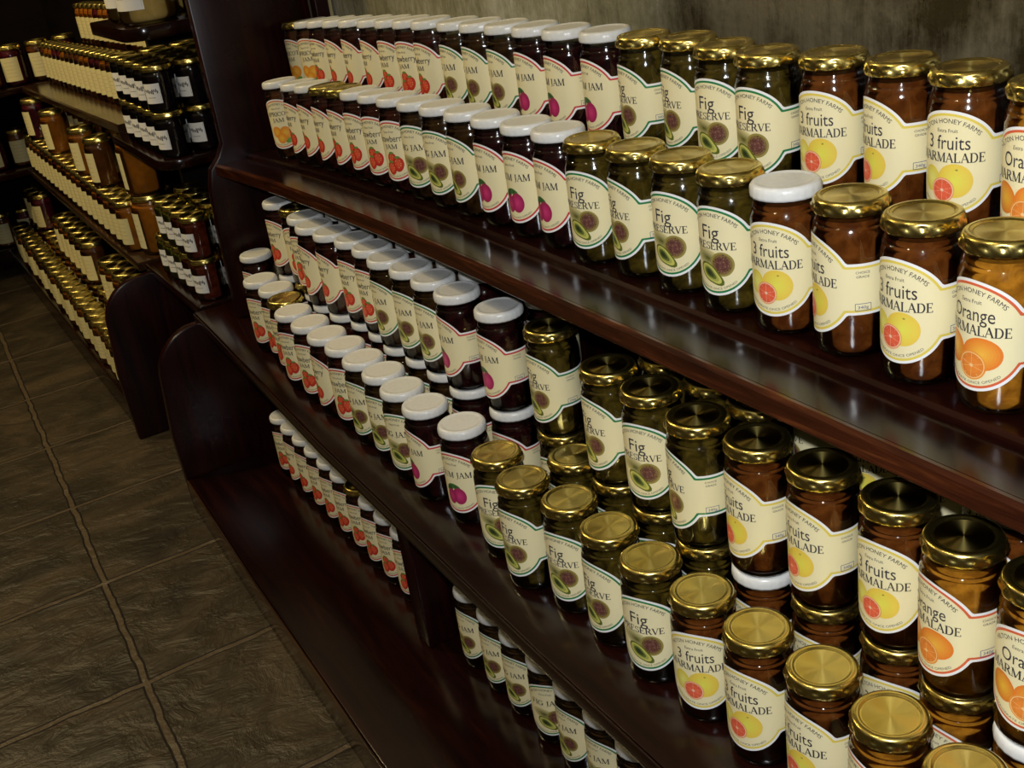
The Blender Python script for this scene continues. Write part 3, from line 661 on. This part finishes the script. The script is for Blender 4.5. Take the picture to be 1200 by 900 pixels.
def make_jar(kind, lid):
    root = bpy.data.objects.new('jam_jar' if kind not in 'TO' else 'marmalade_jar', None); root.empty_display_size = .02
    kids = [('glass', GL, JH), ('contents', CONT[kind], JH), ('lid', LID[lid], JH), ('label', LABEL[kind], JH - .0795)]
    return root, kids
WHAT = dict(T='three fruits marmalade', O='orange marmalade', F='fig preserve', P='plum jam', G='green fig jam', S='strawberry jam', A='apricot jam')
LIDW = dict(g='gold', w='white')
PLACE = dict(F=('top shelf front row', 'jars in the front row of the top shelf'), B=('raised top shelf back row', 'jars in the raised back row of the top shelf'),
             M=('middle shelf front row', 'jars in the front row of the middle shelf'), S=('middle shelf second row, upper tier', 'stacked jars on the middle shelf'),
             SL=('middle shelf second row, lower tier', 'lower jars of the stacks on the middle shelf'), S3=('middle shelf third row, upper tier', 'jars in the third row of the middle shelf'),
             S3L=('middle shelf third row, lower tier', 'lower jars in the third row of the middle shelf'), S4=('middle shelf rearmost row, upper tier', 'jars against the back of the middle shelf'),
             S4L=('middle shelf rearmost row, lower tier', 'lower jars against the back of the middle shelf'), L=('bottom shelf row', 'jars on the bottom shelf'))
ORD = ['nearest', 'second', 'third', 'fourth', 'fifth', 'sixth', 'seventh', 'eighth', 'ninth', 'tenth', 'eleventh', 'twelfth', 'thirteenth', 'fourteenth', 'fifteenth', 'sixteenth', 'seventeenth', 'eighteenth', 'nineteenth', 'twentieth'] + ['twenty-' + a for a in ('first', 'second', 'third', 'fourth', 'fifth', 'sixth', 'seventh', 'eighth', 'ninth')] + ['thirtieth'] + ['thirty-' + a for a in ('first', 'second', 'third', 'fourth', 'fifth', 'sixth', 'seventh', 'eighth', 'ninth')]
def place_thing(root, kids, loc, rz, label, cat, group, tilt=0):
    o = root.copy(); link(o); o.location = loc; o.rotation_euler = (Matrix.Rotation(tilt, 3, 'Y') @ Matrix.Rotation(rz, 3, 'Z')).to_euler(); tag(o, label, cat, group)
    for nm, me, z in kids: child(nm, me, o, z)
    return o
PROTO = {}
for g, lst in ROWS.items():
    count = {}; total = {}
    for j in lst: total[(j[3], j[4])] = total.get((j[3], j[4]), 0) + 1
    for x, y, z, k, l, rz in lst:
        c = count.get((k, l), 0); count[(k, l)] = c + 1
        what = LIDW[l] + '-lidded ' + WHAT[k] + ' jar'
        if total[(k, l)] == 1: lab = 'only ' + what + ' in the ' + PLACE[g][0]
        else: lab = ('rightmost ' if c == 0 else ORD[c] + ' ') + what + (', ' if c == 0 else ' from right, ') + PLACE[g][0]
        while len(lab.replace('-', ' ').split()) > 16: lab = lab.replace(' jar', '', 1)
        if (k, l) not in PROTO: PROTO[(k, l)] = make_jar(k, l)
        root, kids = PROTO[(k, l)]
        place_thing(root, kids, (x, y, z - JH + .0003), rz + random.uniform(-.05, .05), lab, 'jar', PLACE[g][1], tilt=math.atan(.064 * (x + .75)) if g in 'FB' and x < -.75 else 0)

# ---------------------------------------------------------------- jars of the far units
def far_kit(name, r, h, lidr, content, label_w, label_h, paper, scribble, gold=True):
    sh = lambda pr: [(a * r / .0347, -(.0 + (-b) * h / .148)) for a, b in pr]
    gl = lathe_mesh('glass', sh(GP), GLASS, 24); ct = lathe_mesh('contents', sh(CP), JAM[content], 24)
    ld = lid_mesh('far', lidr); lb = rect_label(r, label_w, label_h, paper, scribble)
    return bpy.data.objects.new(name, None), [('glass', gl, h), ('contents', ct, h), ('lid', ld, h), ('label', lb, h * .42)], h
KH = far_kit('honey_jar', .0347, .138, .0335, 'honey', 62, 72, (.70, .63, .33), False)
KD = far_kit('honey_jar', .0347, .138, .0335, 'darkhoney', 62, 72, (.70, .63, .33), False)
KR = far_kit('jam_jar', .0347, .138, .0335, 'berry', 62, 72, (.70, .63, .33), False)
KB = far_kit('honey_jar', .044, .140, .040, 'honey', 66, 82, (.70, .64, .35), False)
KBD = far_kit('honey_jar', .044, .140, .040, 'darkhoney', 66, 82, (.70, .64, .35), False)
KBR = far_kit('jam_jar', .044, .140, .040, 'berry', 66, 82, (.70, .64, .35), False)
KK = far_kit('honey_jar', .052, .160, .046, 'honey', 50, 95, (.70, .65, .38), False)
KX = far_kit('preserve_jar', .0347, .100, .0335, 'black', 44, 42, (.85, .85, .82), True)
KO = far_kit('olive_jar', .0347, .100, .0335, 'olive', 44, 42, (.85, .85, .82), True)
KRR = far_kit('relish_jar', .0347, .100, .0335, 'red', 44, 42, (.85, .85, .82), True)
KC = far_kit('honey_jar', .060, .17, .05, 'cream', 88, 80, (.86, .85, .80), True)
DESC = {id(KH): 'amber honey jar', id(KD): 'dark honey jar', id(KR): 'berry jam jar', id(KB): 'large amber honey jar', id(KBD): 'large dark honey jar', id(KBR): 'large berry jam jar', id(KK): 'tall wide amber honey jar', id(KX): 'small black preserve jar', id(KO): 'small green olive jar', id(KRR): 'small red relish jar', id(KC): 'large creamed honey jar'}
def far_row(items, where, group, face, tilt=0):
    """items: (kit, x, y, z base), nearest first"""
    tot = {}; cnt = {}
    for it in items: tot[id(it[0])] = tot.get(id(it[0]), 0) + 1
    for kit, x, y, z in items:
        i = cnt.get(id(kit), 0); cnt[id(kit)] = i + 1; d = DESC[id(kit)]
        lab = ('only ' + d + ' on ' + where) if tot[id(kit)] == 1 else (ORD[i] + ' ' + d + (' on ' if i == 0 else ' from near end, ') + where)
        place_thing(kit[0], kit[1], (x, y, z + .0003), face + random.uniform(-.12, .12), lab, 'jar', group, tilt)
# base shelf: one long front row, stacks behind it
xs = [-2.60 - .0745 * i for i in range(26)]
def pick(i, pat): return pat[i % len(pat)]
far_row([(pick(i, [KH, KH, KD, KH, KH, KH, KD, KD, KH, KH]), x, -.272 + .004 * math.sin(i * 2.1), -.92) for i, x in enumerate(xs)], 'far base shelf front row', 'jars in the front row of the far base shelf', .25)
low = [-2.62 - .09 * i for i in range(22)]
sel = lambda i, z: (KBD if 7 <= i <= 9 else KBR if i >= 17 else pick(i, [KB, KB, KBD, KB]))
far_row([(sel(i, 0), x, -.185, -.92) for i, x in enumerate(low)], 'far base shelf second row', 'large jars behind the front row of the far base shelf', .25)
far_row([(sel(i, 1), x, -.185, -.78) for i, x in enumerate(low) if i in (1, 2, 3, 4, 5, 8, 9, 10, 11, 12, 13, 18, 19, 20)], 'far base shelf upper tier', 'large jars stacked on the far base shelf', .25)
# middle shelf
xs = [-2.66 - .0742 * i for i in range(20)]
far_row([(KK, -2.615, -.120, -.5345)], 'far middle shelf near end', 'tall wide honey jars', .0)
far_row([(pick(i, [KH, KD, KH, KR, KH, KD, KD, KH, KH]), x - .03, -.166, -.5345) for i, x in enumerate(xs)], 'far middle shelf front row', 'jars in the front row of the far middle shelf', .3)
low = [-2.71 - .09 * i for i in range(16)]
far_row([(pick(i, [KBD, KB, KB, KBR]), x, -.075, -.5345) for i, x in enumerate(low)], 'far middle shelf second row', 'large jars behind the front row of the far middle shelf', .3)
far_row([(KK, -2.615, -.118, -.3745)], 'far middle shelf near end, upper tier', 'tall wide honey jars', .0)
far_row([(k, x, -.152, -.3965) for k, x in ((KBD, -2.92), (KB, -3.14), (KB, -3.60), (KBR, -3.96))], 'far middle shelf upper tier', 'large jars stacked on the far middle shelf', .15)
far_row([(pick(i, [KD, KH, KR, KH]), -2.80 - .088 * i, -.060, -.3945) for i in range(14)], 'far middle shelf rear upper tier', 'jars stacked at the back of the far middle shelf', .3)
# top shelf: a front row and a raised back row
xs = [-2.62 - .0745 * i for i in range(19)]
far_row([(pick(i, [KH, KH, KD, KD, KD, KH, KR, KR]), x, -.045, ftop(x)) for i, x in enumerate(xs)], 'far top shelf front row', 'jars in the front row of the far top shelf', .35, -.029)
far_row([(pick(i, [KH, KH, KH, KH, KR]), x, .105, ftop(x) + .105) for i, x in enumerate(xs)], 'far top shelf raised row', 'jars in the raised row of the far top shelf', .35, -.029)
# corner shelves
cx = [-2.105, -2.178, -2.251, -2.324, -2.397]
def grid(kits, rows, z): return [(kits[r][i], x - (.0 if r else .0), y, z) for r, y in enumerate(rows) for i, x in enumerate(cx)]
far_row([(k, x, -.138 + r * .073, -.5345 + .0) for r in range(2) for x, k in zip(cx, ([KRR, KRR, KO, KO, KO], [KRR, KRR, KRR, KO, KO])[r])], 'bottom corner shelf, lower tier', 'small jars on the bottom corner shelf', .55)
far_row([(k, x, -.138 + r * .073, -.4345) for r in range(2) for x, k in zip(cx, ([KRR, KRR, KO, KO, KO], [KO, KO, KRR, KO, KO])[r]) if not (r == 0 and x < -2.39)], 'bottom corner shelf, upper tier', 'small jars stacked on the bottom corner shelf', .55)
far_row([(KX, x, -.135 + r * .073, -.2005) for r in range(3) for x in cx], 'middle corner shelf, lower tier', 'small black jars on the middle corner shelf', .55)
far_row([(KX, x, -.135 + r * .073, -.1005) for r in range(3) for x in cx], 'middle corner shelf, upper tier', 'small black jars stacked on the middle corner shelf', .55)
far_row([(KC, -2.105, -.12, .083), (KC, -2.235, -.115, .083), (KC, -2.095, .015, .083), (KC, -2.225, .02, .083)], 'top corner shelf', 'large creamed honey jars on the top corner shelf', .55)
# far left unit
for zz, where, x0, y0 in ((-.2235, 'top', -4.115, .035), (-.5345, 'middle', -4.30, -.10), (-.92, 'base', -4.74, -.21)):
    far_row([(pick(i, [KBR, KBD, KBR, KB]), x0, y0 - .096 * i, zz) for i in range(5)], 'far left unit, ' + where + ' shelf', 'jars on the far left unit', PI / 2 - .35)
